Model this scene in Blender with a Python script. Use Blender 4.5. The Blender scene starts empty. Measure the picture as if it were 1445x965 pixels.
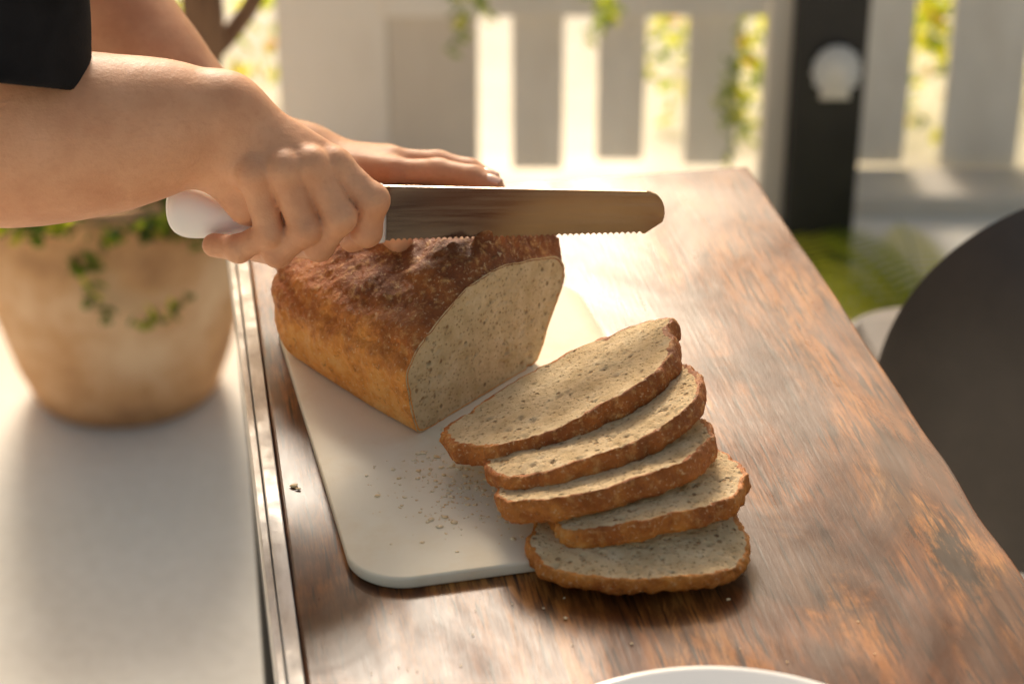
import bpy, math, random
import numpy as np
from mathutils import Vector, Matrix, noise
random.seed(7); np.random.seed(7)
scene = bpy.context.scene
D2R = math.radians
# heights are measured from the table top (z=0); the patio floor is 0.75 m lower
FLOOR = -0.75
CAM_H = 0.70; PITCH = D2R(28); FPX = 3010.0
cs, sn = math.cos(PITCH), math.sin(PITCH)
def at(u, v, y):
    a = (u-722.5)/FPX; b = (482.5-v)/FPX
    t = y/(cs+b*sn)
    return (a*t, y, CAM_H - t*(sn-b*cs))

# ---------------------------------------------------------------- helpers
def mesh_obj(name, verts, faces, mats, midx=None, smooth=True):
    me = bpy.data.meshes.new(name)
    me.from_pydata([tuple(map(float, v)) for v in verts], [], [tuple(map(int, f)) for f in faces])
    me.update()
    ob = bpy.data.objects.new(name, me)
    scene.collection.objects.link(ob)
    for m in (mats if isinstance(mats, (list, tuple)) else [mats]):
        me.materials.append(m)
    if midx is not None:
        me.polygons.foreach_set('material_index', list(midx))
    me.polygons.foreach_set('use_smooth', [smooth]*len(me.polygons))
    return ob
def group(name, loc=(0, 0, 0)):
    e = bpy.data.objects.new(name, None); e.empty_display_size = 0.05
    e.location = loc; scene.collection.objects.link(e); return e
def adopt(e, *obs):
    for o in obs:
        o.parent = e
        o.matrix_parent_inverse = Matrix.Translation(e.location).inverted()
def bevel(ob, w, seg=3):
    m = ob.modifiers.new('bev', 'BEVEL'); m.width = w; m.segments = seg; m.limit_method = 'ANGLE'; return ob
def boxes(name, lst, mat, bev=0.0, smooth=False):
    V = []; F = []
    for (x0, x1, y0, y1, z0, z1) in lst:
        b = len(V)
        V += [(x0, y0, z0), (x1, y0, z0), (x1, y1, z0), (x0, y1, z0), (x0, y0, z1), (x1, y0, z1), (x1, y1, z1), (x0, y1, z1)]
        F += [(b, b+3, b+2, b+1), (b+4, b+5, b+6, b+7), (b, b+1, b+5, b+4), (b+1, b+2, b+6, b+5), (b+2, b+3, b+7, b+6), (b+3, b, b+4, b+7)]
    ob = mesh_obj(name, V, F, mat, smooth=smooth)
    if bev: bevel(ob, bev, 2)
    return ob
def lathe(name, prof, c, mat, n=64, wob=0.0):
    V = []; F = []
    for (r, z) in prof:
        for i in range(n):
            a = 2*math.pi*i/n
            rr = r*(1+wob*noise.noise(Vector((math.cos(a)*1.5, math.sin(a)*1.5, z*6))))
            V.append((c[0]+rr*math.cos(a), c[1]+rr*math.sin(a), c[2]+z))
    for j in range(len(prof)-1):
        for i in range(n):
            k = (i+1) % n
            F.append((j*n+i, j*n+k, (j+1)*n+k, (j+1)*n+i))
    return mesh_obj(name, V, F, mat)
def catmull(pts, n, closed=False):
    P = [np.array(p, float) for p in pts]; m = len(P); out = []
    segs = m if closed else m-1
    for i in range(n):
        t = i*segs/(n if closed else n-1); k = min(int(t), segs-1); f = t-k
        g = (lambda j: P[j % m]) if closed else (lambda j: P[max(0, min(m-1, j))])
        p0, p1, p2, p3 = g(k-1), g(k), g(k+1), g(k+2)
        out.append(0.5*((2*p1)+(-p0+p2)*f+(2*p0-5*p1+4*p2-p3)*f*f+(-p0+3*p1-3*p2+p3)*f**3))
    return out
def tube(name, pts, radii, mat, n=16, flat=1.0, steps=None):
    steps = steps or len(pts)*5
    P = catmull([list(p)+[r] for p, r in zip(pts, radii)], steps)
    V = []; F = []
    for i, p in enumerate(P):
        q = P[min(i+1, steps-1)][:3]-P[max(i-1, 0)][:3]; q /= (np.linalg.norm(q)+1e-9)
        up = np.array((0, 0, 1.0)) if abs(q[2]) < .9 else np.array((1.0, 0, 0))
        s = np.cross(q, up); s /= np.linalg.norm(s); w = np.cross(s, q)
        for k in range(n):
            a = 2*math.pi*k/n
            V.append(p[:3]+p[3]*(s*math.cos(a)*flat+w*math.sin(a)))
    for i in range(steps-1):
        for k in range(n):
            l = (k+1) % n; F.append((i*n+k, i*n+l, (i+1)*n+l, (i+1)*n+k))
    F.append(tuple(range(n))[::-1]); F.append(tuple((steps-1)*n+k for k in range(n)))
    return mesh_obj(name, V, F, mat)

# ---- signed-distance skinning: continuous organic surfaces from tapered bones
def smin(a, b, k):
    h = np.maximum(k-np.abs(a-b), 0)/k
    return np.minimum(a, b)-h*h*k*.25
def cone(X, Y, Z, a, b, ra, rb):
    a = np.array(a, np.float32); b = np.array(b, np.float32); d = b-a; L = float(d@d)+1e-12
    px, py, pz = X-a[0], Y-a[1], Z-a[2]
    h = np.clip((px*d[0]+py*d[1]+pz*d[2])/L, 0, 1)
    return np.sqrt((px-h*d[0])**2+(py-h*d[1])**2+(pz-h*d[2])**2)-(ra+(rb-ra)*h)
def chain(X, Y, Z, pts, k):
    r = None
    for (p, ra), (q, rb) in zip(pts[:-1], pts[1:]):
        c = cone(X, Y, Z, p, q, ra, rb); r = c if r is None else smin(r, c, k)
    return r
def sdf_mesh(name, fn, lo, hi, h, mat):
    ax = [np.arange(lo[i], hi[i], h, dtype=np.float32) for i in range(3)]
    X, Y, Z = np.meshgrid(*ax, indexing='ij')
    Dd = fn(X, Y, Z); S = Dd < 0
    c = [S[dx:S.shape[0]-1+dx, dy:S.shape[1]-1+dy, dz:S.shape[2]-1+dz] for dx in (0, 1) for dy in (0, 1) for dz in (0, 1)]
    s = sum(x.astype(np.int8) for x in c); mixed = (s > 0) & (s < 8)
    idx = np.argwhere(mixed); vid = -np.ones(mixed.shape, np.int64); vid[mixed] = np.arange(len(idx))
    acc = np.zeros((len(idx), 3)); cnt = np.zeros(len(idx))
    for a in range(3):
        b, cc = (a+1) % 3, (a+2) % 3
        for ob in (0, 1):
            for oc in (0, 1):
                o = [0, 0, 0]; o[b] = ob; o[cc] = oc
                p = idx+np.array(o); q = p.copy(); q[:, a] += 1
                d0 = Dd[p[:, 0], p[:, 1], p[:, 2]]; d1 = Dd[q[:, 0], q[:, 1], q[:, 2]]
                m = (d0 < 0) != (d1 < 0); t = np.where(m, d0/(d0-d1+1e-12), 0)
                pt = p.astype(float); pt[:, a] += t
                acc += pt*m[:, None]; cnt += m
    V = acc/cnt[:, None]*h+np.array(lo)
    F = []
    for a in range(3):
        b, cc = (a+1) % 3, (a+2) % 3
        sl0 = [slice(None)]*3; sl1 = [slice(None)]*3; sl0[a] = slice(0, -1); sl1[a] = slice(1, None)
        A = S[tuple(sl0)]; B = S[tuple(sl1)]
        for flip, M in ((False, A & ~B), (True, ~A & B)):
            e = np.argwhere(M)
            e = e[(e[:, b] > 0) & (e[:, cc] > 0) & (e[:, b] < S.shape[b]-1) & (e[:, cc] < S.shape[cc]-1)]
            qs = []
            for ob, oc in ((-1, -1), (0, -1), (0, 0), (-1, 0)):
                p = e.copy(); p[:, b] += ob; p[:, cc] += oc; qs.append(vid[p[:, 0], p[:, 1], p[:, 2]])
            q = np.stack(qs, 1)
            if flip: q = q[:, ::-1]
            F.append(q)
    F = np.concatenate(F); F = F[(F >= 0).all(1)]
    ob = mesh_obj(name, V, F, mat)
    m = ob.modifiers.new('sm', 'SMOOTH'); m.iterations = 2; m.factor = .5
    return ob

# ---------------------------------------------------------------- materials
class M:
    def __init__(s, name, rough=.5, col=(.5, .5, .5), spec=.5, metal=0):
        s.m = bpy.data.materials.new(name); s.m.use_nodes = True
        s.n = s.m.node_tree.nodes; s.l = s.m.node_tree.links; s.b = s.n['Principled BSDF']
        s.set('Roughness', rough); s.set('Base Color', (*col, 1)); s.set('Specular IOR Level', spec); s.set('Metallic', metal)
        s.tc = s.n.new('ShaderNodeTexCoord')
    def set(s, k, v): s.b.inputs[k].default_value = v
    def map(s, scale=(1, 1, 1), rot=(0, 0, 0), loc=(0, 0, 0)):
        mp = s.n.new('ShaderNodeMapping'); mp.inputs['Scale'].default_value = scale; mp.inputs['Rotation'].default_value = rot
        mp.inputs['Location'].default_value = loc
        s.l.new(s.tc.outputs['Object'], mp.inputs[0]); return mp.outputs[0]
    def noise(s, sc, det=4, rough=.55, vec=None, dist=0):
        t = s.n.new('ShaderNodeTexNoise'); t.inputs['Scale'].default_value = sc; t.inputs['Detail'].default_value = det
        t.inputs['Roughness'].default_value = rough; t.inputs['Distortion'].default_value = dist
        s.l.new(vec or s.tc.outputs['Object'], t.inputs['Vector']); return t.outputs['Fac']
    def vor(s, sc, vec=None, feat='F1', rnd=1):
        t = s.n.new('ShaderNodeTexVoronoi'); t.inputs['Scale'].default_value = sc; t.feature = feat
        t.inputs['Randomness'].default_value = rnd
        s.l.new(vec or s.tc.outputs['Object'], t.inputs['Vector']); return t.outputs['Distance']
    def ramp(s, fac, stops):
        r = s.n.new('ShaderNodeValToRGB'); e = r.color_ramp.elements
        while len(e) < len(stops): e.new(.5)
        for i, (p, c) in enumerate(stops):
            e[i].position = p; e[i].color = (*c, 1) if not isinstance(c, (int, float)) else (c, c, c, 1)
        s.l.new(fac, r.inputs[0]); return r.outputs[0]
    def mix(s, fac, a, b, mode='MIX'):
        x = s.n.new('ShaderNodeMix'); x.data_type = 'RGBA'; x.blend_type = mode
        for k, v in ((0, fac), (6, a), (7, b)):
            if isinstance(v, (int, float)): x.inputs[k].default_value = v
            elif isinstance(v, tuple): x.inputs[k].default_value = (*v, 1)
            else: s.l.new(v, x.inputs[k])
        return x.outputs[2]
    def math(s, op, a, b=0.0):
        x = s.n.new('ShaderNodeMath'); x.operation = op
        for k, v in ((0, a), (1, b)):
            if isinstance(v, (int, float)): x.inputs[k].default_value = v
            else: s.l.new(v, x.inputs[k])
        return x.outputs[0]
    def z(s):
        x = s.n.new('ShaderNodeSeparateXYZ'); s.l.new(s.tc.outputs['Object'], x.inputs[0]); return x.outputs[2]
    def col(s, c): s.l.new(c, s.b.inputs['Base Color']); return s
    def rgh(s, c): s.l.new(c, s.b.inputs['Roughness']); return s
    def bump(s, h, st=.5, dist=.001):
        b = s.n.new('ShaderNodeBump'); b.inputs['Strength'].default_value = st; b.inputs['Distance'].default_value = dist
        s.l.new(h, b.inputs['Height']); s.l.new(b.outputs[0], s.b.inputs['Normal']); return s

# wood
w = M('wood_mat', .3)
g1 = w.noise(2.6, 10, .62, w.map((4.2, 1.1, 5)), 1.6)
g2 = w.noise(42, 8, .7, w.map((9, .6, 5)), .3)
g3 = w.noise(9, 12, .75, w.map((4.5, .7, 5)), 1.2)
pores = w.noise(300, 2, .5, w.map((1, .06, 1)))
big = w.noise(4.2, 8, .62, w.map((1.8, .8, 1)), 1.2)
c = w.ramp(g1, [(.30, (.050, .015, .005)), (.44, (.15, .046, .011)), (.55, (.30, .108, .022)), (.72, (.50, .235, .06))])
c = w.mix(w.ramp(g3, [(.42, .75), (.50, 0.0)]), c, (.075, .022, .006))
c = w.mix(w.ramp(big, [(.40, 0.85), (.49, 0.0)]), c, (.045, .015, .006))
c = w.mix(w.ramp(g2, [(.44, .6), (.52, 0.0)]), c, (.06, .018, .005))
c = w.mix(w.ramp(pores, [(.36, .85), (.42, 0.0)]), c, (.025, .009, .004))
# dark knot with a split, near the right-hand edge
kn = w.n.new('ShaderNodeVectorMath'); kn.operation = 'DISTANCE'; w.l.new(w.map((2.6, 1, 1), (0, 0, 0), (-1.115, -.985, 0)), kn.inputs[0]); kn.inputs[1].default_value = (0, 0, 0)
kd = w.math('ADD', kn.outputs['Value'], w.math('MULTIPLY', w.noise(90, 6, .75, w.map((3, .5, 1))), .11))
c = w.mix(w.ramp(kd, [(.075, .95), (.10, 0.0)]), c, (.010, .006, .004))
w.col(c); w.rgh(w.ramp(w.noise(6, 8, .7, w.map((2.5, .9, 1)), 1.0), [(.3, .24), (.7, .37)]))
w.l.new(w.ramp(w.noise(5, 7, .65, w.map((1.6, .8, 1)), 1.0), [(.35, .12), (.65, .48)]), w.b.inputs['Specular IOR Level'])
w.bump(w.math('ADD', w.math('ADD', g2, w.math('MULTIPLY', w.noise(7, 3), 1.5)), w.math('MULTIPLY', pores, .6)), .12, .0008)
WOOD = w.m
t = M('edge_trim_mat', .35, (.62, .6, .56), metal=.2); t.rgh(t.ramp(t.noise(60, 4), [(.3, .35), (.7, .6)]))
t.col(t.ramp(t.noise(40, 5, .6, t.map((1, .3, 1))), [(.35, (.42, .38, .33)), (.6, (.72, .7, .66))])); TRIM = t.m
bk = M('black_paint_mat', .45, (.012, .012, .013)); bk.col(bk.ramp(bk.noise(12), [(.3, (.008, .008, .009)), (.7, (.02, .019, .018))])); BLACK = bk.m
# board
bo = M('board_mat', .5, (.72, .68, .58), spec=.3); bo.set('Subsurface Weight', .15); bo.set('Subsurface Radius', (.004, .0035, .003)); bo.set('Subsurface Scale', 1.0)
bo.col(bo.mix(bo.ramp(bo.noise(22, 6, .65), [(.5, 0.0), (.75, .5)]), (.91, .81, .62), (.80, .62, .37)))
bo.bump(bo.noise(90, 6, .7, bo.map((3, .6, 1), (0, 0, .5))), .15, .0006); BOARD = bo.m
# bread
def crumb(nm, sc):
    m = M(nm, .85, spec=.2)
    n1 = m.noise(60, 6, .65); v1 = m.vor(330, m.map((1, 1, 1))); v2 = m.vor(150)
    c = m.ramp(n1, [(.3, (.57, .40, .205)), (.55, (.71, .535, .31)), (.75, (.80, .64, .41))])
    pores = m.ramp(v1, [(.12, 1.0), (.34, 0.0)]); holes = m.ramp(v2, [(.12, 1.0), (.27, 0.0)])
    holes = m.math('MULTIPLY', holes, m.ramp(m.noise(45, 2), [(.46, 0.0), (.54, 1.0)]))
    c = m.mix(m.math('MULTIPLY', pores, .5), c, (.36, .20, .09))
    c = m.mix(m.math('MULTIPLY', holes, .75), c, (.28, .15, .06))
    m.col(c)
    h = m.math('SUBTRACT', m.noise(300, 5, .7), m.math('ADD', m.math('MULTIPLY', pores, .5), holes))
    m.bump(h, .9, .0016); m.set('Subsurface Weight', .08); m.set('Subsurface Radius', (.004, .0025, .0015)); m.set('Subsurface Scale', 1.0)
    return m.m
CRUMB = crumb('crumb_mat', 1)
cb = M('loose_crumb_mat', .8, spec=.2); cb.col(cb.ramp(cb.noise(300, 2), [(.4, (.86, .62, .33)), (.6, (.93, .80, .56))])); LOOSE = cb.m
def crust(nm, lo, hi):
    m = M(nm, .55, spec=.4)
    n1 = m.noise(28, 8, .68, None, .4); n2 = m.noise(170, 6, .7); sp = m.noise(420, 3, .6)
    zz = m.n.new('ShaderNodeMapRange'); m.l.new(m.z(), zz.inputs[0]); zz.inputs[1].default_value = lo; zz.inputs[2].default_value = hi
    f = m.math('ADD', m.math('MULTIPLY', zz.outputs[0], .42), m.math('MULTIPLY', n1, .95))
    c = m.ramp(f, [(.34, (.92, .47, .13)), (.50, (.82, .32, .055)), (.68, (.48, .145, .024)), (.92, (.20, .055, .012))])
    c = m.mix(m.ramp(n2, [(.52, 0.0), (.70, .6)]), c, (.88, .50, .17))
    c = m.mix(m.ramp(sp, [(.60, 0.0), (.70, .6)]), c, (.92, .68, .38))
    c = m.mix(m.ramp(n2, [(.28, .8), (.42, 0.0)]), c, (.24, .065, .014))
    m.col(c); m.rgh(m.ramp(n1, [(.3, .42), (.7, .7)]))
    m.bump(m.math('ADD', n2, m.math('MULTIPLY', sp, .5)), 1.0, .0024); return m.m
CRUST = crust('loaf_crust_mat', .03, .10)
SCRUST = crust('slice_crust_mat', -.04, .12)
# skin, cloth
sk = M('skin_mat', .5, spec=.35)
sn1 = sk.noise(22, 4); sn2 = sk.noise(240, 4, .6)
c = sk.ramp(sn1, [(.3, (.60, .28, .145)), (.55, (.71, .37, .205)), (.75, (.77, .42, .245))])
c = sk.mix(sk.ramp(sn2, [(.5, 0.0), (.8, .35)]), c, (.56, .24, .12)); sk.col(c)
sk.set('Subsurface Weight', .10); sk.set('Subsurface Radius', (.006, .002, .001)); sk.set('Subsurface Scale', 1.0)
sk.bump(sk.math('ADD', sk.math('MULTIPLY', sk.noise(700, 3), .5), sk.math('MULTIPLY', sk.noise(110, 5, .6, sk.map((1, 1, 2.2))), 1.4)), .35, .0011); SKIN = sk.m
NAIL = M('nail_mat', .25, (.84, .54, .42)).m
cl = M('shirt_mat', .9, (.012, .012, .014), spec=.15); cl.bump(cl.noise(500, 3), .4, .0008)
cl.col(cl.ramp(cl.noise(30), [(.3, (.006, .006, .007)), (.7, (.013, .013, .015))])); SHIRT = cl.m
tr = M('trouser_mat', .9, (.03, .035, .05)); tr.bump(tr.noise(300), .3, .001); TROUS = tr.m
hr = M('hair_mat', .5, (.04, .02, .01)); hr.bump(hr.noise(60, 5, .6, hr.map((8, 8, 1))), .8, .004); HAIR = hr.m
# knife
bl = M('blade_mat', .22, (.34, .28, .215), metal=1); bl.rgh(bl.ramp(bl.noise(50, 5, .6, bl.map((.4, 1, 9))), [(.3, .12), (.7, .24)]))
bl.bump(bl.noise(30, 3, .5, bl.map((.3, 1, 3))), .03, .0004); BLADE = bl.m
hd = M('handle_mat', .3, (.82, .82, .80)); hd.set('Subsurface Weight', .1); hd.bump(hd.noise(300), .05, .0005); HANDLE = hd.m
pl = M('plate_mat', .15, (.80, .80, .78)); pl.bump(pl.noise(40), .02, .001); PLATE = pl.m
# setting
fl = M('floor_mat', .8, spec=.2)
c = fl.ramp(fl.noise(1.6, 8, .6), [(.3, (.78, .73, .63)), (.7, (.91, .88, .80))])
c = fl.mix(fl.ramp(fl.noise(60, 4), [(.35, .2), (.6, 0.0)]), c, (.60, .55, .46)); fl.col(c); fl.bump(fl.noise(90, 6), .25, .003); FLOORM = fl.m
gr = M('ground_mat', .9, spec=.2)
gr.col(gr.ramp(gr.noise(1.2, 8, .6), [(.35, (.60, .56, .46)), (.6, (.78, .75, .68))])); gr.bump(gr.noise(40, 6), .5, .01); GROUNDM = gr.m
wp = M('white_paint_mat', .6, spec=.3)
c = wp.ramp(wp.noise(5, 7, .65, wp.map((1, 1, .35))), [(.3, (.66, .61, .53)), (.55, (.82, .79, .72)), (.8, (.87, .85, .80))]); wp.col(c)
wp.bump(wp.noise(60, 5, .6, wp.map((2, 2, .2))), .3, .002); WHITE = wp.m
gp = M('grey_paint_mat', .6, spec=.3); gp.col(gp.ramp(gp.noise(6, 6, .6, gp.map((1, 1, .3))), [(.3, (.58, .53, .45)), (.7, (.70, .65, .57))])); GREY = gp.m
po = M('pot_mat', .85, spec=.2)
c = po.ramp(po.noise(5, 8, .65), [(.32, (.34, .17, .08)), (.5, (.66, .38, .19)), (.66, (.84, .60, .38))]); po.col(c); po.bump(po.noise(30, 4), .15, .003); POT = po.m
so = M('soil_mat', .95, (.03, .02, .013)); so.bump(so.noise(80), 1, .01); SOIL = so.m
ba = M('bark_mat', .9); ba.col(ba.ramp(ba.noise(18, 6, .6, ba.map((1, 1, .3))), [(.3, (.14, .065, .035)), (.7, (.34, .19, .10))])); ba.bump(ba.noise(30, 6, .6, ba.map((3, 3, .4))), .8, .008); BARK = ba.m
ch = M('chair_mat', .42, (.045, .038, .033)); ch.col(ch.ramp(ch.noise(9, 5), [(.3, (.050, .040, .033)), (.7, (.09, .073, .060))])); ch.bump(ch.noise(400, 3), .15, .0006); CHAIR = ch.m
def leafm(nm, c1, c2):
    m = M(nm, .5, spec=.4); m.col(m.ramp(m.noise(14, 3), [(.35, c1), (.65, c2)])); m.set('Subsurface Weight', 0)
    tl = m.n.new('ShaderNodeBsdfTranslucent'); tl.inputs[0].default_value = (min(.9, c2[0]*2.6), min(.9, c2[1]*2.4), c2[2]*.9, 1)
    mx = m.n.new('ShaderNodeMixShader'); mx.inputs[0].default_value = .55
    m.l.new(m.b.outputs[0], mx.inputs[1]); m.l.new(tl.outputs[0], mx.inputs[2])
    m.l.new(mx.outputs[0], m.n['Material Output'].inputs['Surface']); return m.m
LEAFS = [leafm('leaf_dark_mat', (.03, .05, .012), (.06, .11, .02)), leafm('leaf_mid_mat', (.08, .13, .02), (.17, .23, .03)), leafm('leaf_light_mat', (.22, .24, .03), (.42, .38, .05))]
DRY = leafm('leaf_dry_mat', (.30, .12, .03), (.42, .22, .05))

# ---------------------------------------------------------------- table
RZ = D2R(9.5)
U0, U1, V0, V1 = .0286, .4615, .12, 1.572
def slab():
    nu, nv = 40, 150; V = []; F = []
    th = .034
    def pt(i, j):
        v = V0+(V1-V0)*j/nv
        r = U1+.0035*noise.noise(Vector((v*5, 1, 0)))+.002*noise.noise(Vector((v*17, 5, 0)))
        l = U0+.0150
        return l+(r-l)*i/nu, v
    for j in range(nv+1):
        for i in range(nu+1):
            x, y = pt(i, j); V.append((x, y, 0))
    for j in range(nv):
        for i in range(nu):
            a = j*(nu+1)+i; F.append((a, a+1, a+nu+2, a+nu+1))
    n = len(V)
    for v in list(V): V.append((v[0], v[1], -th))
    for f in list(F): F.append(tuple(x+n for x in f[::-1]))
    per = [i for i in range(nu+1)]+[j*(nu+1)+nu for j in range(1, nv+1)]+[nv*(nu+1)+i for i in range(nu-1, -1, -1)]+[j*(nu+1) for j in range(nv-1, 0, -1)]
    for k in range(len(per)):
        a, b = per[k], per[(k+1) % len(per)]; F.append((b, a, a+n, b+n))
    ob = mesh_obj('table_top', V, F, WOOD, smooth=False); bevel(ob, .0025, 3); return ob
top = slab()
trim = boxes('edge_trim', [(U0+.0055, U0+.0145, V0, V1, -.034, .0008), (U0, U0+.005, V0, V1, -.034, -.0015)], TRIM, .0008)
apron = boxes('apron', [(U0+.004, U0+.03, V0+.02, V1-.02, -.16, -.0345), (U1-.07, U1-.045, V0+.02, V1-.02, -.12, -.0345), (U0+.031, U1-.071, V1-.06, V1-.035, -.12, -.0345)], BLACK, .001)
legs = boxes('legs', [(a, a+.05, b, b+.05, FLOOR, -.125 if a > .1 else -.1605) for a in (U0+.0045, U1-.09) for b in (V0+.06, V1-.16)], BLACK, .002)
table = group('wooden_table', (0, 0, 0)); table.rotation_euler = (0, 0, RZ)
for o in (top, trim, apron, legs): o.parent = table

# ---------------------------------------------------------------- cutting board
def rrect(w, h, r, n=14):
    P = []
    for cx, cy, a0 in ((w-r, r, -90), (w-r, h-r, 0), (r, h-r, 90), (r, r, 180)):
        for i in range(n+1):
            a = D2R(a0+90*i/n); P.append((cx+r*math.cos(a), cy+r*math.sin(a)))
    return P
P = rrect(.219, .352, .034); n = len(P)
prof = [(0.0, .0003), (-.0006, .001), (-.0009, .002), (-.0009, .0062), (-.0004, .0074), (.0008, .008)]
V = []; F = []
cx, cy = .11, .176
for (o, z) in prof:
    for (x, y) in P:
        d = math.hypot(x-cx, y-cy); V.append((x-(x-cx)/d*o, y-(y-cy)/d*o, z))
for j in range(len(prof)-1):
    for i in range(n):
        k = (i+1) % n; F.append((j*n+i, j*n+k, (j+1)*n+k, (j+1)*n+i))
F.append(tuple(range(n))[::-1]); F.append(tuple((len(prof)-1)*n+i for i in range(n)))
board = mesh_obj('cutting_board', V, F, BOARD); board.location = (-.0880, 1.0080, 0); board.rotation_euler = (0, 0, D2R(13.5))
BZ = .008

# ---------------------------------------------------------------- bread loaf
FO = np.array((-.0623, 1.172)); WD = np.array((.624, .781)); LD = np.array((-.66, .75))
sec = [(.01, 0), (.05, 0), (.09, 0), (.122, 0), (.132, .008), (.141, .026), (.153, .044), (.157, .056), (.150, .070), (.122, .080), (.088, .087), (.054, .086), (.026, .074), (.003, .060), (-.006, .050), (-.004, .030), (.001, .008)]
NS = 260; SEC = catmull(sec, NS, True); CW, CH = .075, .043
NL = 150; LEN = .178
def sstep(a, b, x):
    t = max(0, min(1, (x-a)/(b-a))); return t*t*(3-2*t)
V = []; F = []; mi = []
def loafpt(i, l):
    w_, h_ = SEC[i]
    s = 1.0
    if l > LEN-.045:
        q = (l-(LEN-.045))/.045; s = max(0.0, 1-q**2.6)**.5
    topm = sstep(.052, .075, h_)
    rise = (.006+.010*sstep(.03, .10, w_))*sstep(.0, .012, l)*topm
    rise -= .010*sstep(.09, .17, l)*topm
    ww = CW+(w_-CW)*s*(1+.02*math.sin(l*30)); hh = h_+rise
    if s < 1: hh = max(0, (hh-.038)*s+.038)
    p = FO+WD*ww+LD*l
    v = Vector((p[0], p[1], hh+BZ))
    k = max(0, min(1, h_/.02))
    am = .0028*noise.noise(v*36)+.0018*noise.noise(v*90)+.0011*noise.noise(v*230)+.0006*noise.noise(v*480)
    rg = math.exp(-((l-.014)/.011)**2)*sstep(.05, .10, w_)*topm
    am += rg*(.003+.013*noise.noise(v*85)+.007*noise.noise(v*190))
    rg2 = math.exp(-((l-.05-.01*noise.noise(Vector((w_*30, 0, 1))))/.006)**2)*sstep(.04, .09, w_)*topm
    am -= rg2*.004
    cr = math.exp(-((h_-.055-.007*noise.noise(Vector((l*25, 0, 3))))/.0035)**2)*(1 if w_ < .03 else 0)
    am -= .0026*cr
    am += .0028*math.exp(-((h_-.062-.007*noise.noise(Vector((l*25, 0, 3))))/.004)**2)*(1 if w_ < .03 else 0)
    e = max(0, min(1, l/.003))
    am *= k*(.35+.65*e)
    nrm = Vector((*(WD*(w_-CW)), (h_-CH)*1.2)); nrm.normalize()
    return v+nrm*am
for j in range(NL+1):
    l = LEN*(j/NL)**1.15
    for i in range(NS): V.append(loafpt(i, l))
for j in range(NL):
    for i in range(NS):
        k = (i+1) % NS; F.append((j*NS+i, (j+1)*NS+i, (j+1)*NS+k, j*NS+k)); mi.append(0)
F.append(tuple(NL*NS+i for i in range(NS))); mi.append(0)
NR = 64; base = len(V)
rim = [V[i].copy() for i in range(NS)]
c3 = Vector((*(FO+WD*CW), CH+BZ)); fn = Vector((WD[1], -WD[0], 0)).normalized()
def pit(p):
    d = .0007*noise.noise(p*60)+.0005*noise.noise(p*210)
    vd = noise.voronoi(p*190)[0]
    if vd[0] < .35: d -= .0013*(1-vd[0]/.35)
    vd = noise.voronoi(p*95+Vector((9, 9, 9)))[0]
    if vd[0] < .28 and noise.noise(p*45) > -.05: d -= .0028*(1-vd[0]/.28)
    return d
for r in range(1, NR+1):
    f = r/NR
    for i in range(NS):
        if r == NR and i > 0: continue
        p = rim[i].lerp(c3, f)
        V.append(p+fn*(pit(p) + .002*math.sin(f*math.pi/2)*1.0))
for i in range(NS):
    k = (i+1) % NS; F.append((i, k, base+k, base+i)); mi.append(1)
for r in range(NR-2):
    for i in range(NS):
        k = (i+1) % NS; F.append((base+r*NS+i, base+r*NS+k, base+(r+1)*NS+k, base+(r+1)*NS+i)); mi.append(0 if (r < 1) else 1)
apex = len(V)-1
for i in range(NS):
    k = (i+1) % NS; F.append((base+(NR-2)*NS+i, base+(NR-2)*NS+k, apex)); mi.append(1)
loaf = mesh_obj('bread_loaf', V, F, [CRUST, CRUMB], mi)

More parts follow.
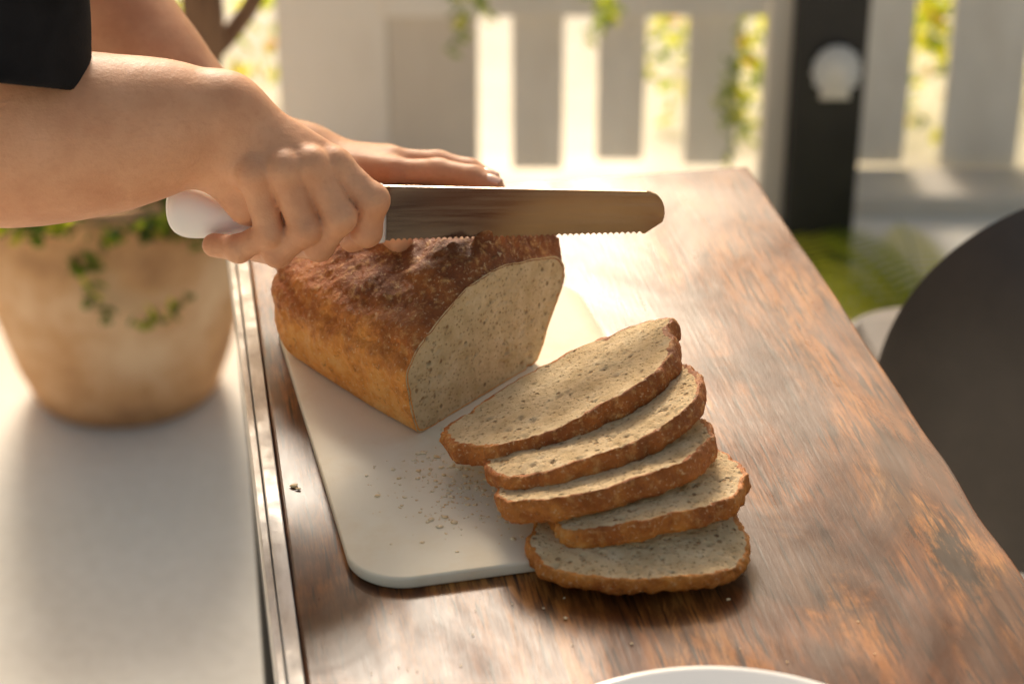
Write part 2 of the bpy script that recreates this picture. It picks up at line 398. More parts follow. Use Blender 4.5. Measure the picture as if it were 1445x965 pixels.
# ---------------------------------------------------------------- slices
def slice_(L, R, Fd, Bd, slope, seed, prof_, th=.0135, skew=0.0, warp=.0018):
    L = Vector(L); R = Vector(R); X = (R-L); Wd = X.length; X.normalize()
    Yv = Vector((-X.y, X.x, 0)).normalized(); Yv = (Yv+Vector((0, 0, slope))).normalized()
    Zv = X.cross(Yv).normalized(); Yv = Zv.cross(X); C = (L+R)/2
    N = 220; V = []; F = []; mi = []
    O = []
    for (x, y) in catmull(prof_, N, True):
        x = x*Wd/2; y = y*(Bd if y > 0 else Fd); x += skew*y
        q = Vector((x*9, y*9, seed*3.1)); rr = 1+.03*noise.noise(q*3)+.04*noise.noise(q*9)+.022*noise.noise(q*26)+.012*noise.noise(q*60)
        O.append((x*rr, y*rr))
    def P(x, y, z):
        return C+X*x+Yv*y+Zv*(z+warp*math.sin(x*38+seed)+.0015*noise.noise(Vector((x*25, y*25, seed))))
    rings = [(1.0, -.0010), (1.010, -.0030), (1.016, -th*.5), (1.008, -th+.003), (.992, -th)]
    for (k, z) in rings:
        for i, (x, y) in enumerate(O):
            p = P(x*k, y*k, z); n_ = .0018*noise.noise(p*110)+.0012*noise.noise(p*300)
            d = (p-C); d.normalize(); V.append(p+d*n_)
    for r in range(len(rings)-1):
        for i in range(N):
            k = (i+1) % N; F.append((r*N+i, (r+1)*N+i, (r+1)*N+k, r*N+k)); mi.append(0)
    b = len(V); NRR = 48
    for r in range(NRR):
        f = 1-(r+.6)/(NRR+.4)
        for (x, y) in O:
            p = P(x*f, y*f, 0); V.append(p+Zv*pit(p+Vector((seed, seed*2, 0)))*1.0)
    for i in range(N):
        k = (i+1) % N; F.append((i, k, b+k, b+i)); mi.append(0)
    for r in range(NRR-1):
        for i in range(N):
            k = (i+1) % N; F.append((b+r*N+i, b+r*N+k, b+(r+1)*N+k, b+(r+1)*N+i))
            mi.append(0 if (r < 1 or (r < 2 and noise.noise(Vector((O[i][0]*60, O[i][1]*60, seed))) > .1)) else 1)
    F.append(tuple(b+(NRR-1)*N+i for i in range(N))); mi.append(1)
    l = (len(rings)-1)*N; F.append(tuple(l+i for i in range(N))[::-1]); mi.append(1)
    return mesh_obj('bread_slice', V, F, [SCRUST, CRUMB], mi)
PA = [(-1, 0), (-.93, -.45), (-.62, -.9), (-.2, -1.02), (.3, -.9), (.72, -.62), (.98, -.15), (1.04, .3), (.96, .62), (1.02, .82), (.66, 1.0), (.1, .97), (-.35, .72), (-.8, .3)]
PB = [(-1, .02), (-.92, -.6), (-.55, -.98), (0, -1.0), (.5, -.88), (.9, -.5), (1.03, .1), (.96, .6), (.6, .95), (0, 1), (-.6, .85), (-.93, .5)]
PC_ = [(-1.0, .0), (-.93, -.5), (-.6, -.88), (-.05, -1.08), (.5, -1.0), (.93, -.62), (1.0, .1), (.85, .7), (.4, 1), (-.3, .95), (-.8, .6)]
PD = [(-1, -.05), (-.9, -.55), (-.5, -.85), (-.1, -1.02), (.45, -.92), (.80, -.72), (1.0, -.2), (.97, .4), (.6, .95), (0, 1), (-.6, .85), (-.93, .5)]
slice_((.0100, 1.032, .0200), (.1360, 1.040, .0180), .034, .062, .10, 1, PC_, th=.0105)
slice_((.0220, 1.046, .0270), (.1370, 1.080, .0400), .032, .062, -.10, 2, PD, th=.0125, skew=.1)
slice_((-.0100, 1.065, .0330), (.1180, 1.092, .0590), .034, .062, -.16, 3, PA, th=.0145)
slice_((-.0150, 1.086, .0370), (.1140, 1.124, .0740), .036, .060, -.16, 4, PB, th=.013, skew=.1)
slice_((-.0440, 1.135, .0330), (.0990, 1.150, .0800), .044, .062, -.12, 5, PA, th=.0145, skew=.12)

# crumbs
V = []; F = []
def blob(p, r):
    b = len(V); t = (1+5**.5)/2
    ico = [(-1, t, 0), (1, t, 0), (-1, -t, 0), (1, -t, 0), (0, -1, t), (0, 1, t), (0, -1, -t), (0, 1, -t), (t, 0, -1), (t, 0, 1), (-t, 0, -1), (-t, 0, 1)]
    sq = random.uniform(.18, .42)
    for q in ico:
        k = r*random.uniform(.35, .6); V.append((p[0]+q[0]*k*random.uniform(.8, 1.4), p[1]+q[1]*k, p[2]+q[2]*k*sq))
    for f in [(0, 11, 5), (0, 5, 1), (0, 1, 7), (0, 7, 10), (0, 10, 11), (1, 5, 9), (5, 11, 4), (11, 10, 2), (10, 7, 6), (7, 1, 8), (3, 9, 4), (3, 4, 2), (3, 2, 6), (3, 6, 8), (3, 8, 9), (4, 9, 5), (2, 4, 11), (6, 2, 10), (8, 6, 7), (9, 8, 1)]:
        F.append(tuple(b+x for x in f))
for i in range(520):
    if i < 450:
        p = (random.gauss(-.035, .022), random.gauss(1.125, .025)); z = BZ
        if i % 3 == 0: p = (random.gauss(-.02, .028), random.gauss(1.085, .022))
        d = (p[0]+.0623)*WD[1]-(p[1]-1.172)*WD[0]
        if p[0] < -.09 or d < .003: continue
        if p[0] < -.088-.24*(p[1]-1.01)+.008: continue
        if p[1] < 1.03: continue
    else:
        p = (random.uniform(-.08, .2), random.uniform(.93, 1.01)); z = .0005
        if random.random() < .7: continue
    r = random.choice([.0006, .0006, .0008, .001, .0013, .002])*random.uniform(.7, 1.2)
    blob((p[0], p[1], z+r*.2), r)
for p, r in (((-.135, 1.125, .001), .003), ((-.132, 1.122, .001), .002), ((.03, .985, .001), .0015)): blob(p, r)
mesh_obj('bread_crumbs', V, F, LOOSE, smooth=True)

# ---------------------------------------------------------------- knife
KY = 1.25
top_l = at(540, 262, KY); bot_l = at(533, 339, KY); tipx = at(938, 300, KY)[0]
x0 = top_l[0]; zt = top_l[2]; zb = bot_l[2]; zt2 = at(925, 270, KY)[2]; zb2 = at(905, 329, KY)[2]
topc = [(x0, zt)]+[(x0+(tipx-.012-x0)*i/30, zt+(zt2-zt)*i/30) for i in range(1, 31)]
zc = (zt2+zb2)/2; hh = (zt2-zb2)/2
tip = [(tipx-.012+.012*math.cos(a), zc+hh*math.sin(a)) for a in [math.pi/2-math.pi*i/14 for i in range(1, 10)]]
tip.append((tipx-.0125, zb2))
bots = []
nb = 44; xs = tipx-.014; xe = bot_l[0]+.008
for i in range(nb*4+1):
    f = i/(nb*4); x = xs+(xe-xs)*f; ph = (i % 4)/4
    amp = .0016*abs(math.sin(math.pi*ph)) if ph else 0
    bots.append((x, zb2+(zb-zb2)*f+amp))
outl = topc+tip+bots+[(bot_l[0], zb+.001)]
n = len(outl); V = []
for (x, z) in outl: V.append((x, KY-.0009, z))
for (x, z) in outl: V.append((x, KY+.0009, z))
F = [tuple(range(n))[::-1], tuple(range(n, 2*n))]+[(i, (i+1) % n, n+(i+1) % n, n+i) for i in range(n)]
blade = mesh_obj('blade', V, F, BLADE, smooth=False)
hp = []
for u, v, r in ((235, 294, .004), (238, 295, .0115), (248, 297, .0168), (266, 299, .0185), (290, 302, .0165), (318, 308, .0125), (360, 311, .0115), (420, 308, .0125), (480, 305, .0145), (515, 303, .018), (530, 302, .0205), (541, 301, .0212), (545, 301, .018)):
    hp.append((at(u, v, KY), r))
V = []; F = []; n = 28
for (p, r) in hp:
    for k in range(n):
        a = 2*math.pi*k/n; V.append((p[0], p[1]+min(r, .0135)*.85*math.cos(a), p[2]+r*math.sin(a)))
for j in range(len(hp)-1):
    for k in range(n):
        l = (k+1) % n; F.append((j*n+k, j*n+l, (j+1)*n+l, (j+1)*n+k))
F.append(tuple(range(n))[::-1]); F.append(tuple((len(hp)-1)*n+k for k in range(n)))
handle = mesh_obj('handle', V, F, HANDLE)
m = handle.modifiers.new('s', 'SUBSURF'); m.levels = 2; m.render_levels = 2
knife = group('bread_knife', at(540, 300, KY)); adopt(knife, blade, handle)

# ---------------------------------------------------------------- person
A = at
def right_arm(X, Y, Z):
    fore = chain(X, Y, Z, [((-.335, 1.205, .52), .052), ((-.345, 1.215, .225), .044), (A(0, 200, 1.22), .0455), (A(90, 193, 1.225), .0435), (A(170, 187, 1.232), .0385), (A(240, 177, 1.24), .031), (A(295, 172, 1.246), .0275)], .03)
    fore = smin(fore, cone(X, Y, Z, A(285, 195, 1.243), A(318, 160, 1.243), .022, .0235), .012)
    fing = [
        [((470, 236), 1.234, .0118), ((525, 283), 1.226, .0103), ((517, 327), 1.226, .0093), ((497, 338), 1.246, .0085)],
        [((438, 236), 1.224, .0120), ((479, 307), 1.213, .0101), ((450, 347), 1.217, .0091), ((423, 346), 1.242, .0085)],
        [((400, 240), 1.218, .0118), ((431, 323), 1.209, .0097), ((392, 356), 1.215, .0090), ((361, 351), 1.238, .0084)],
        [((360, 244), 1.218, .0108), ((381, 329), 1.212, .0089), ((337, 351), 1.219, .0083), ((302, 346), 1.232, .0077)]]
    palm = None
    roots = [(325, 158, 1.248), (322, 172, 1.242), (316, 186, 1.240), (308, 200, 1.240)]
    for f, r in zip(fing, roots):
        c = cone(X, Y, Z, A(*r), A(*f[0][0], f[0][1]+.003), .0175, .0127); palm = c if palm is None else smin(palm, c, .005)
    palm = smin(palm, cone(X, Y, Z, A(300, 215, 1.247), A(352, 285, 1.236), .018, .0155), .012)
    palm = smin(palm, cone(X, Y, Z, A(330, 185, 1.262), A(440, 250, 1.262), .018, .013), .012)
    palm = smin(palm, fore, .016)
    fs = None
    for f in fing:
        c = chain(X, Y, Z, [(A(*q, y), r) for q, y, r in f], .003)
        kn = cone(X, Y, Z, A(*f[0][0], f[0][1]-.001), A(*f[0][0], f[0][1]-.002), .0122, .0122)
        c = smin(c, kn, .005)
        kn = cone(X, Y, Z, A(*f[1][0], f[1][1]), A(*f[1][0], f[1][1]-.0005), f[1][2]+.0007, f[1][2]+.0007)
        c = smin(c, kn, .003)
        kn = cone(X, Y, Z, A(*f[2][0], f[2][1]), A(*f[2][0], f[2][1]-.0005), f[2][2]+.0004, f[2][2]+.0004)
        c = smin(c, kn, .003); fs = c if fs is None else smin(fs, c, .0006)
    th = chain(X, Y, Z, [(A(345, 190, 1.268), .016), (A(420, 262, 1.276), .0135), (A(475, 285, 1.274), .0115), (A(505, 290, 1.272), .0095)], .004)
    fs = smin(fs, th, .002)
    return smin(palm, fs, .0030)
ra = sdf_mesh('right_arm', right_arm, (-.42, 1.14, .08), (-.06, 1.31, .50), .0015, SKIN)
def left_arm(X, Y, Z):
    fore = chain(X, Y, Z, [((-.42, 1.60, .54), .05), (A(70, -75, 1.50), .043), (A(150, 20, 1.47), .040), (A(215, 103, 1.44), .036), (A(290, 180, 1.42), .030), (A(380, 230, 1.41), .027), (A(430, 228, 1.41), .025)], .03)
    fing = [
        [((556, 246), 1.372, .0105), ((618, 244), 1.366, .0100), ((668, 252), 1.356, .0090), ((697, 265), 1.347, .0078)],
        [((552, 231), 1.392, .0110), ((618, 233), 1.392, .0102), ((662, 242), 1.384, .0090), ((692, 256), 1.374, .0078)],
        [((546, 228), 1.410, .0108), ((602, 233), 1.414, .0100), ((640, 243), 1.408, .0088), ((662, 257), 1.400, .0078)],
        [((530, 232), 1.428, .0098), ((570, 238), 1.434, .0090), ((600, 248), 1.432, .0080), ((618, 260), 1.425, .0070)]]
    palm = None
    for f, r in zip(fing, [(450, 235, 1.395), (450, 228, 1.405), (448, 226, 1.415), (445, 228, 1.425)]):
        c = cone(X, Y, Z, A(*r), A(*f[0][0], f[0][1]), .0155, .0125); palm = c if palm is None else smin(palm, c, .008)
    palm = smin(palm, fore, .016); fs = None
    for f in fing:
        c = chain(X, Y, Z, [(A(*q, y), r) for q, y, r in f], .0035); fs = c if fs is None else smin(fs, c, .0010)
    th = chain(X, Y, Z, [(A(465, 240, 1.39), .016), (A(505, 285, 1.335), .0135), (A(538, 318, 1.288), .0112), (A(564, 339, 1.262), .0090)], .004)
    return smin(palm, smin(fs, th, .002), .004)
la = sdf_mesh('left_arm', left_arm, (-.50, 1.23, .06), (-.0, 1.66, .50), .0021, SKIN)
# shirt (short sleeves, torso leaning towards the table)
RS, RE = (-.335, 1.205, .50), (-.335, 1.213, .215)
LS, LE = (-.44, 1.585, .52), (-.39, 1.54, .42)
def body(X, Y, Z):
    t = chain(X, Y, Z, [((-.80, 1.33, .08), .115), ((-.70, 1.33, .25), .11), ((-.56, 1.32, .45), .10)], .05)
    t2 = chain(X, Y, Z, [((-.80, 1.45, .08), .115), ((-.70, 1.45, .25), .11), ((-.56, 1.46, .45), .10)], .05)
    t = smin(t, t2, .08)
    t = smin(t, cone(X, Y, Z, (-.44, 1.24, .53), (-.48, 1.55, .52), .075, .075), .08)
    t = smin(t, cone(X, Y, Z, (-.50, 1.39, .52), (-.46, 1.39, .60), .07, .06), .05)
    return t+.003*np.sin(30*X+22*Z)*np.sin(26*Y)
def sleeve(s, e, hem, d, r0, r):
    def f(X, Y, Z):
        c = cone(X, Y, Z, s, e, r0, r)+.0030*np.sin(60*Y+25*Z)+.002*np.sin(48*X-30*Z)
        inner = cone(X, Y, Z, s, e, r0-.012, r-.008)
        pz = hem-(Z+d[0]*(X-e[0])+d[1]*(Y-e[1]))
        c = np.maximum(c, pz); return np.maximum(c, -np.maximum(inner, Z-hem-.05))
    return f
sh = sdf_mesh('shirt', body, (-.96, 1.08, -.06), (-.26, 1.70, .72), .008, SHIRT)
sv = sdf_mesh('sleeve_right', sleeve(RS, RE, .234, (.1, .42), .090, .075), (-.45, 1.08, .16), (-.22, 1.32, .62), .0028, SHIRT)
sv2 = sdf_mesh('sleeve_left', sleeve(LS, LE, .42, (-.3, .2), .075, .062), (-.54, 1.44, .36), (-.30, 1.68, .62), .0035, SHIRT)
def trous(X, Y, Z):
    t = None
    for y in (1.32, 1.46):
        c = chain(X, Y, Z, [((-.80, y, .06), .105), ((-.79, y, -.30), .075), ((-.82, y, -.68), .055)], .04); t = c if t is None else smin(t, c, .04)
    return t
tr_ = sdf_mesh('trousers', trous, (-.98, 1.15, -.75), (-.62, 1.63, .18), .01, TROUS)
def shoes(X, Y, Z):
    t = None
    for y in (1.32, 1.46):
        c = chain(X, Y, Z, [((-.84, y, -.70), .045), ((-.70, y, -.712), .036)], .03); t = c if t is None else np.minimum(t, c)
    return t
so_ = sdf_mesh('shoes', shoes, (-.92, 1.24, -.76), (-.62, 1.54, -.62), .008, BLACK)
def head(X, Y, Z):
    h = cone(X, Y, Z, (-.42, 1.39, .76), (-.40, 1.39, .70), .088, .072)
    h = smin(h, cone(X, Y, Z, (-.355, 1.39, .655), (-.375, 1.39, .675), .032, .045), .04)
    h = smin(h, cone(X, Y, Z, (-.43, 1.39, .66), (-.47, 1.39, .56), .052, .055), .03)
    h = smin(h, cone(X, Y, Z, (-.325, 1.39, .735), (-.305, 1.39, .705), .008, .012), .015)
    for s in (-1, 1):
        h = smin(h, cone(X, Y, Z, (-.425, 1.39+s*.083, .735), (-.42, 1.39+s*.085, .70), .013, .010), .008)
        e = cone(X, Y, Z, (-.322, 1.39+s*.032, .742), (-.321, 1.39+s*.033, .742), .013, .013); h = np.maximum(h, -e)
    h = smin(h, cone(X, Y, Z, (-.315, 1.37, .672), (-.315, 1.41, .672), .006, .006), .004)
    return h
hd_ = sdf_mesh('head', head, (-.56, 1.27, .50), (-.27, 1.51, .88), .005, SKIN)
def hairf(X, Y, Z):
    h = cone(X, Y, Z, (-.435, 1.39, .775), (-.435, 1.39, .72), .097, .092)
    h = smin(h, cone(X, Y, Z, (-.54, 1.39, .78), (-.56, 1.39, .72), .045, .03), .03)
    return np.maximum(h, (X+.365)+(.78-Z)*.6)
ha_ = sdf_mesh('hair', hairf, (-.62, 1.27, .58), (-.30, 1.51, .90), .006, HAIR)
EYE = M('eye_mat', .15, (.75, .73, .70)).m
eyes = []
for s in (-1, 1):
    eyes.append(lathe('eye', [(.0001, -.011)]+[(.011*math.cos(D2R(a)), .011*math.sin(D2R(a))) for a in range(-80, 81, 16)]+[(.0001, .011)], (-.331, 1.39+s*.032, .742), EYE, 20))
def nail(name, p, ax, nrm, w_, l_):
    ax = Vector(ax).normalized(); nrm = Vector(nrm).normalized(); sd = ax.cross(nrm).normalized(); nrm = sd.cross(ax)
    V = []; F = []; n = 9
    for i in range(n):
        for j in range(n):
            a = (i/(n-1)*2-1); b = (j/(n-1)*2-1)
            a2 = a*math.sqrt(1-b*b*.35); b2 = b*math.sqrt(1-a*a*.3)
            V.append(Vector(p)+ax*(b2*l_)+sd*(a2*w_)+nrm*(-(a2*a2)*w_*.5-(b2*b2)*l_*.12))
    for i in range(n-1):
        for j in range(n-1): F.append((i*n+j, (i+1)*n+j, (i+1)*n+j+1, i*n+j+1))
    o = mesh_obj(name, V, F, NAIL); s = o.modifiers.new('s', 'SOLIDIFY'); s.thickness = .0006; return o
nails = []
for (t1, t2) in (((668, 252, 1.356), (697, 265, 1.347)), ((662, 242, 1.384), (692, 256, 1.374))):
    a_ = Vector(A(*t1)); b_ = Vector(A(*t2)); ax = b_-a_; nn = Vector((.25, -.15, 1))
    nn = (nn-ax.normalized()*nn.dot(ax.normalized())).normalized()
    nails.append(nail('fingernail', b_-ax.normalized()*.001+nn*.0086, ax, nn, .0052, .0062))
person = group('person', (-.80, 1.39, FLOOR))
adopt(person, ra, la, sh, sv, sv2, tr_, so_, hd_, ha_, *eyes, *nails)

# ---------------------------------------------------------------- plate
pc = (.104, .796, 0)
lathe('dinner_plate', [(.0001, .004), (.06, .004), (.078, .006), (.095, .013), (.117, .0185), (.1195, .0195), (.1205, .0185), (.1195, .0172), (.096, .0105), (.08, .003), (.06, .0008), (.0001, .0008)], pc, PLATE, 128)

# ---------------------------------------------------------------- ground, floor, wall, fence
def sheet(name, x0, x1, y0, y1, z, mat):
    return mesh_obj(name, [(x0, y0, z), (x1, y0, z), (x1, y1, z), (x0, y1, z)], [(0, 1, 2, 3)], mat, smooth=False)
sheet('ground', -150, 150, -150, 150, FLOOR-.006, GROUNDM)
sheet('patio_floor', -3.2, 3.5, -2.5, 3.42, FLOOR, FLOORM)
FY = 3.3; FT = .0
bx = [(0, .085), (.141, .219), (.287, .371), (.424, .655), (.716, .845)]
x = .90
while x < 3.3: bx.append((x, x+.08)); x += .135
boards = boxes('boards', [(a, b, FY, FY+.02, FLOOR+.03+random.uniform(-.01, .01), FT+random.uniform(-.005, .005)) for a, b in bx], WHITE, .002)
rails = boxes('rails', [(-.045, .43, FY-.032, FY-.001, -.447, -.36), (.43, 3.3, FY+.021, FY+.055, -.40, -.32), (-.045, 3.3, FY+.021, FY+.055, -.12, -.05)], WHITE, .002)
fence = group('picket_fence', (1, FY, FLOOR)); adopt(fence, boards, rails)
wall = boxes('rendered_wall', [(-.385, -.204, FY, FY+.14, FLOOR, FT+.03)], WHITE, .004)
panel = boxes('wall_panel', [(-.2035, -.056, FY+.004, FY+.03, FLOOR, -.455)], GREY, .002)
panel2 = boxes('wall_cap', [(-.2035, -.048, FY-.02, FY+.06, -.4525, FT+.03)], WHITE, .003)
wg = group('garden_wall', (-.3, FY, FLOOR)); adopt(wg, wall, panel, panel2)
boxes('patio_curb', [(.44, 3.4, 3.16, 3.285, FLOOR-.02, FLOOR+.035)], GREY, .006)
px0 = at(1122, 100, 2.9)[0]; px1 = at(1222, 100, 2.9)[0]
post = boxes('post_body', [(px0, px1, 2.9, 3.0, FLOOR, 1.6)], BLACK, .003)
postg = boxes('post_jamb', [(px0-.036, px0-.002, 2.93, 2.99, FLOOR, 1.6)], GREY, .002)
sc_ = Vector(at(1180, 98, 2.892)); V = [sc_+Vector((0, -.010, -.034))]; F = []
n = 96
for i in range(n+1):
    a = D2R(-58+296*i/n); r = .036*(1+.05*math.cos(i*math.pi/4))
    V.append(sc_+Vector((r*math.cos(a)*.95, -.003-.004*(1+math.cos(i*math.pi/4)), r*math.sin(a)*1.05)))
for i in range(n): F.append((0, i+1, i+2))
b0 = len(V)
for q in ((-.022, -.044), (.022, -.044), (.018, -.026), (-.018, -.026)): V.append(sc_+Vector((q[0], -.006, q[1])))
F.append((b0, b0+1, b0+2, b0+3))
shell = mesh_obj('shell_ornament', V, F, WHITE); s = shell.modifiers.new('s', 'SOLIDIFY'); s.thickness = .004
pg = group('steel_post', (px0, 2.95, FLOOR)); adopt(pg, post, postg, shell)

# ---------------------------------------------------------------- plants
def leaves(name, blobs, n, size, mats, wts, aspect=2.2):
    V = []; F = []; mi = []
    tot = sum(b[3]*b[4]*b[5] for b in blobs)
    for b in blobs:
        k = int(n*b[3]*b[4]*b[5]/tot)
        for _ in range(k):
            d = Vector((random.gauss(0, 1), random.gauss(0, 1), random.gauss(0, 1))).normalized()*random.random()**.45
            p = Vector((b[0]+d.x*b[3], b[1]+d.y*b[4], b[2]+d.z*b[5]))
            if p.z < FLOOR+.005: continue
            if noise.noise(p*9) < -.12: continue
            a = Vector((random.gauss(0, 1), random.gauss(0, 1), random.gauss(0, .7))).normalized()
            c_ = a.cross(Vector((random.gauss(0, 1), random.gauss(0, 1), random.gauss(0, 1)))).normalized()
            s = size*random.uniform(.6, 1.3); up = a.cross(c_)*s*.18; i = len(V)
            V += [p-a*s, p+c_*s/aspect-a*s*.2+up, p+c_*s/aspect*.8+a*s*.45+up, p+a*s, p-c_*s/aspect*.8+a*s*.45+up, p-c_*s/aspect-a*s*.2+up]
            F += [(i, i+1, i+2, i+3), (i, i+3, i+4, i+5)]; m_ = random.choices(range(len(mats)), wts)[0]; mi += [m_, m_]
    return mesh_obj(name, V, F, mats, mi, smooth=False)
LM = LEAFS+[DRY]
leaves('garden_shrub', [(.27, 3.62, -.66, .06, .12, .13), (.44, 3.58, -.60, .08, .12, .2), (.36, 3.8, -.62, .1, .16, .2), (.55, 3.9, -.5, .12, .2, .3), (.73, 3.55, -.60, .09, .14, .24), (.86, 3.8, -.54, .18, .2, .3), (1.2, 3.8, -.5, .25, .25, .4)], 5600, .017, LM, (2, 4, 6, 1))
leaves('garden_shrub', [(-.50, 3.72, -.64, .12, .14, .13), (-.72, 3.68, -.60, .16, .16, .17), (-.95, 4.0, -.45, .25, .25, .32), (-1.3, 4.2, -.35, .3, .3, .4)], 5200, .018, LM, (2, 4, 7, 1))
hb = []
for i in range(26):
    hb.append((-9+i*.75+random.uniform(-.2, .2), 11+random.uniform(-.6, .6), -.1+random.uniform(0, .7), .75, .6, .75+random.uniform(0, .35)))
leaves('hedge', hb, 15000, .085, LM, (5, 5, 3, 0))
def fern(name, c0, n, ln, mats):
    V = []; F = []; mi = []
    for k in range(n):
        a = 2*math.pi*(k+random.random()*.6)/n; l = ln*random.uniform(.7, 1.1); el = random.uniform(.7, 1.25)
        d = Vector((math.cos(a), math.sin(a), 0)); mm = random.choice((1, 2, 2))
        def pos(t): return Vector(c0)+d*(l*t*math.cos(el*.8)*(1+.2*t))+Vector((0, 0, l*(math.sin(el)*t-.55*t*t)))
        sd = d.cross(Vector((0, 0, 1)))
        N = 26
        for j in range(1, N):
            t = j/N; p = pos(t); q = pos(t+.02); ax = (q-p).normalized(); w_ = l*.19*math.sin(math.pi*min(1, t*1.02+.12))**.8
            for s in (-1, 1):
                b = sd*s*w_+ax*w_*.35+Vector((0, 0, -w_*.15)); i = len(V); wd = ax*l*.009
                V += [p-wd, p+b*.5-wd*1.3, p+b, p+b*.5+wd*1.3, p+wd]; F.append((i, i+1, i+2, i+3, i+4)); mi.append(mm)
        for j in range(N):
            p = pos(j/N); q = pos((j+1)/N); i = len(V); V += [p-sd*.0012, p+sd*.0012, q+sd*.001, q-sd*.001]; F.append((i, i+1, i+2, i+3)); mi.append(0)
    return mesh_obj(name, V, F, mats, mi, smooth=False)
fern('fern_plant', (.585, 2.66, FLOOR+.02), 18, .38, LEAFS)
fern('fern_plant', (.48, 2.42, FLOOR+.02), 14, .30, LEAFS)
# potted tree
PC = (-.535, 2.60, FLOOR)
pot = lathe('pot', [(.0001, .0), (.118, .0), (.128, .006), (.148, .06), (.168, .14), (.180, .22), (.180, .27), (.172, .30), (.178, .31), (.182, .325), (.176, .34), (.160, .338), (.152, .31), (.0001, .305)], PC, POT, 72, .02)
soil = lathe('soil', [(.0001, .318), (.08, .32), (.154, .312)], PC, SOIL, 40, .05)
trunk = tube('trunk', [(-.50, 2.60, FLOOR+.29), (-.455, 2.61, -.36), (-.405, 2.62, -.27), (-.40, 2.63, -.12), (-.42, 2.66, .15), (-.40, 2.66, .6)], [.045, .036, .030, .026, .024, .02], BARK, 20)
tr2 = tube('branch', [(-.46, 2.61, -.36), (-.53, 2.58, -.22), (-.58, 2.58, .05), (-.62, 2.6, .5)], [.024, .02, .017, .012], BARK, 14)
tr3 = tube('branch', [(-.41, 2.62, -.29), (-.33, 2.66, -.2), (-.26, 2.7, 0), (-.2, 2.7, .4)], [.014, .012, .01, .008], BARK, 14)
lv = leaves('foliage', [(-.45, 2.66, .75, .35, .35, .25), (-.62, 2.6, .6, .2, .2, .2), (-.22, 2.7, .55, .2, .2, .2)], 3200, .022, LEAFS, (5, 4, 1))
lv2 = leaves('trailing_leaves', [(-.475, 2.41, -.485, .085, .035, .075), (-.60, 2.46, -.41, .10, .08, .04), (-.42, 2.45, -.43, .05, .05, .04)], 800, .014, LEAFS, (7, 3, 1))
pt_ = group('potted_tree', PC); adopt(pt_, pot, soil, trunk, tr2, tr3, lv, lv2)
V = []; F = []; mi = []
for (u, v0, v1, yy) in ((655, -60, 75, 3.1), (690, -60, 30, 3.12), (850, -60, 60, 3.1), (868, -60, 35, 3.14), (1045, 60, 235, 3.24), (1060, 40, 200, 3.24), (1030, 90, 180, 3.24)):
    p0 = Vector(at(u, v0, yy)); p1 = Vector(at(u-12, v1, yy)); N = 20
    for j in range(N):
        t = j/(N-1); p = p0.lerp(p1, t)+Vector((.012*math.sin(t*9+u), .01*math.cos(t*7), 0))
        for _ in range(2):
            a = Vector((random.gauss(0, 1), random.gauss(0, .6), random.gauss(-.4, .6))).normalized(); c_ = a.cross(Vector((random.gauss(0, .3), -1, random.gauss(0, .3)))).normalized()
            s = random.uniform(.006, .013); i = len(V)
            V += [p, p+a*s+c_*s*.4, p+a*s*2, p+a*s-c_*s*.4]; F.append((i, i+1, i+2, i+3)); mi.append(random.choice((0, 1, 1, 1, 2)))
        if j:
            i = len(V); V += [q+Vector((-.001, 0, 0)), q+Vector((.001, 0, 0)), p+Vector((.001, 0, 0)), p+Vector((-.001, 0, 0))]; F.append((i, i+1, i+2, i+3)); mi.append(0)
        q = p
mesh_obj('hanging_vine', V, F, LEAFS, mi, smooth=False)

# ---------------------------------------------------------------- chair
V = []; F = []; n1, n2 = 40, 48
ccx, ccy = .548, 1.56
for j in range(n2+1):
    t = j/n2; z = -.34+(.012+.34)*t
    k = max(0.0, (z+.22)/.232); hw = .238*math.sqrt(max(0.0, 1-k**2.2)) if k > 0 else .238-.05*((-.22-z)/.12)**1.5
    for i in range(n1+1):
        s = (i/n1*2-1); x = ccx+hw*s
        y = ccy+.10*(hw*s/.24)**2+.20*(t-.5)*.5-.05*math.sin(math.pi*t*.8)
        V.append((x, y, z))
for j in range(n2):
    for i in range(n1):
        a = j*(n1+1)+i; F.append((a, a+1, a+n1+2, a+n1+1))
back = mesh_obj('backrest', V, F, CHAIR); s = back.modifiers.new('s', 'SOLIDIFY'); s.thickness = .014; s.offset = -1; bevel(back, .004, 3)
P = rrect(.44, .42, .1); n = len(P); V = [(ccx-.22+x, ccy-.01+y, -.345+.02*math.sin(y*7)) for x, y in P]+[(ccx-.22+x, ccy-.01+y, -.305+.02*math.sin(y*7)) for x, y in P]
F = [tuple(range(n))[::-1], tuple(range(n, 2*n))]+[(i, (i+1) % n, n+(i+1) % n, n+i) for i in range(n)]
seat = mesh_obj('seat', V, F, CHAIR, smooth=False); bevel(seat, .01, 4)
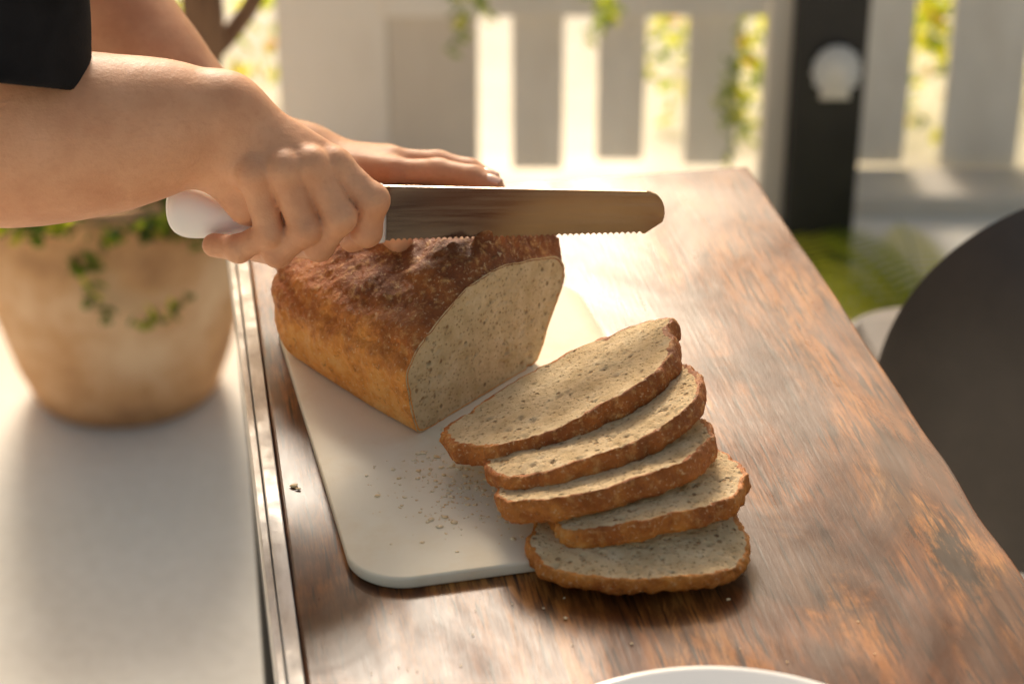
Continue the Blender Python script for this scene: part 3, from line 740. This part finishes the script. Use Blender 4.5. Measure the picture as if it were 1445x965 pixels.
lgs = [tube('leg', [(ccx+a*.16, ccy+.2+b*.15, -.34), (ccx+a*.22, ccy+.2+b*.22, FLOOR+.001)], [.013, .009], BLACK, 14) for a in (-1, 1) for b in (-1, 1)]
cg = group('dining_chair', (ccx, ccy+.2, FLOOR)); adopt(cg, back, seat, *lgs)

# ---------------------------------------------------------------- light
EL, ROT = D2R(29.5), D2R(-9)
wd = bpy.data.worlds.new("World"); scene.world = wd; wd.use_nodes = True
nt = wd.node_tree; sky = nt.nodes.new('ShaderNodeTexSky'); sky.sky_type = 'NISHITA'; sky.sun_disc = False
sky.sun_elevation = EL; sky.sun_rotation = ROT; sky.dust_density = 5; sky.ozone_density = .6
mxn = nt.nodes.new('ShaderNodeMix'); mxn.data_type = 'RGBA'; mxn.blend_type = 'MULTIPLY'; mxn.inputs[0].default_value = 1
mxn.inputs[7].default_value = (1.32, 1.12, .88, 1); nt.links.new(sky.outputs[0], mxn.inputs[6])
bg = nt.nodes['Background']; bg.inputs[1].default_value = .15; nt.links.new(mxn.outputs[2], bg.inputs[0])
sd = bpy.data.lights.new('sun', 'SUN'); sd.energy = 4.9; sd.angle = D2R(18); sd.color = (1, .91, .78)
so2 = bpy.data.objects.new('sun', sd); scene.collection.objects.link(so2)
dirv = Vector((math.sin(ROT)*math.cos(EL), math.cos(ROT)*math.cos(EL), math.sin(EL)))
so2.rotation_euler = dirv.to_track_quat('Z', 'Y').to_euler(); so2.location = dirv*5
scene.view_settings.view_transform = 'Standard'; scene.view_settings.look = 'None'; scene.view_settings.exposure = 0

# ---------------------------------------------------------------- camera
cd = bpy.data.cameras.new('camera'); cd.sensor_width = 36; cd.lens = FPX/1445*36; cd.clip_end = 600; cd.clip_start = .05
cd.dof.use_dof = True; cd.dof.focus_distance = 1.32; cd.dof.aperture_fstop = 5.0
cam = bpy.data.objects.new('camera', cd); scene.collection.objects.link(cam)
cam.location = (0, 0, CAM_H); cam.rotation_euler = (D2R(90)-PITCH, 0, 0); scene.camera = cam
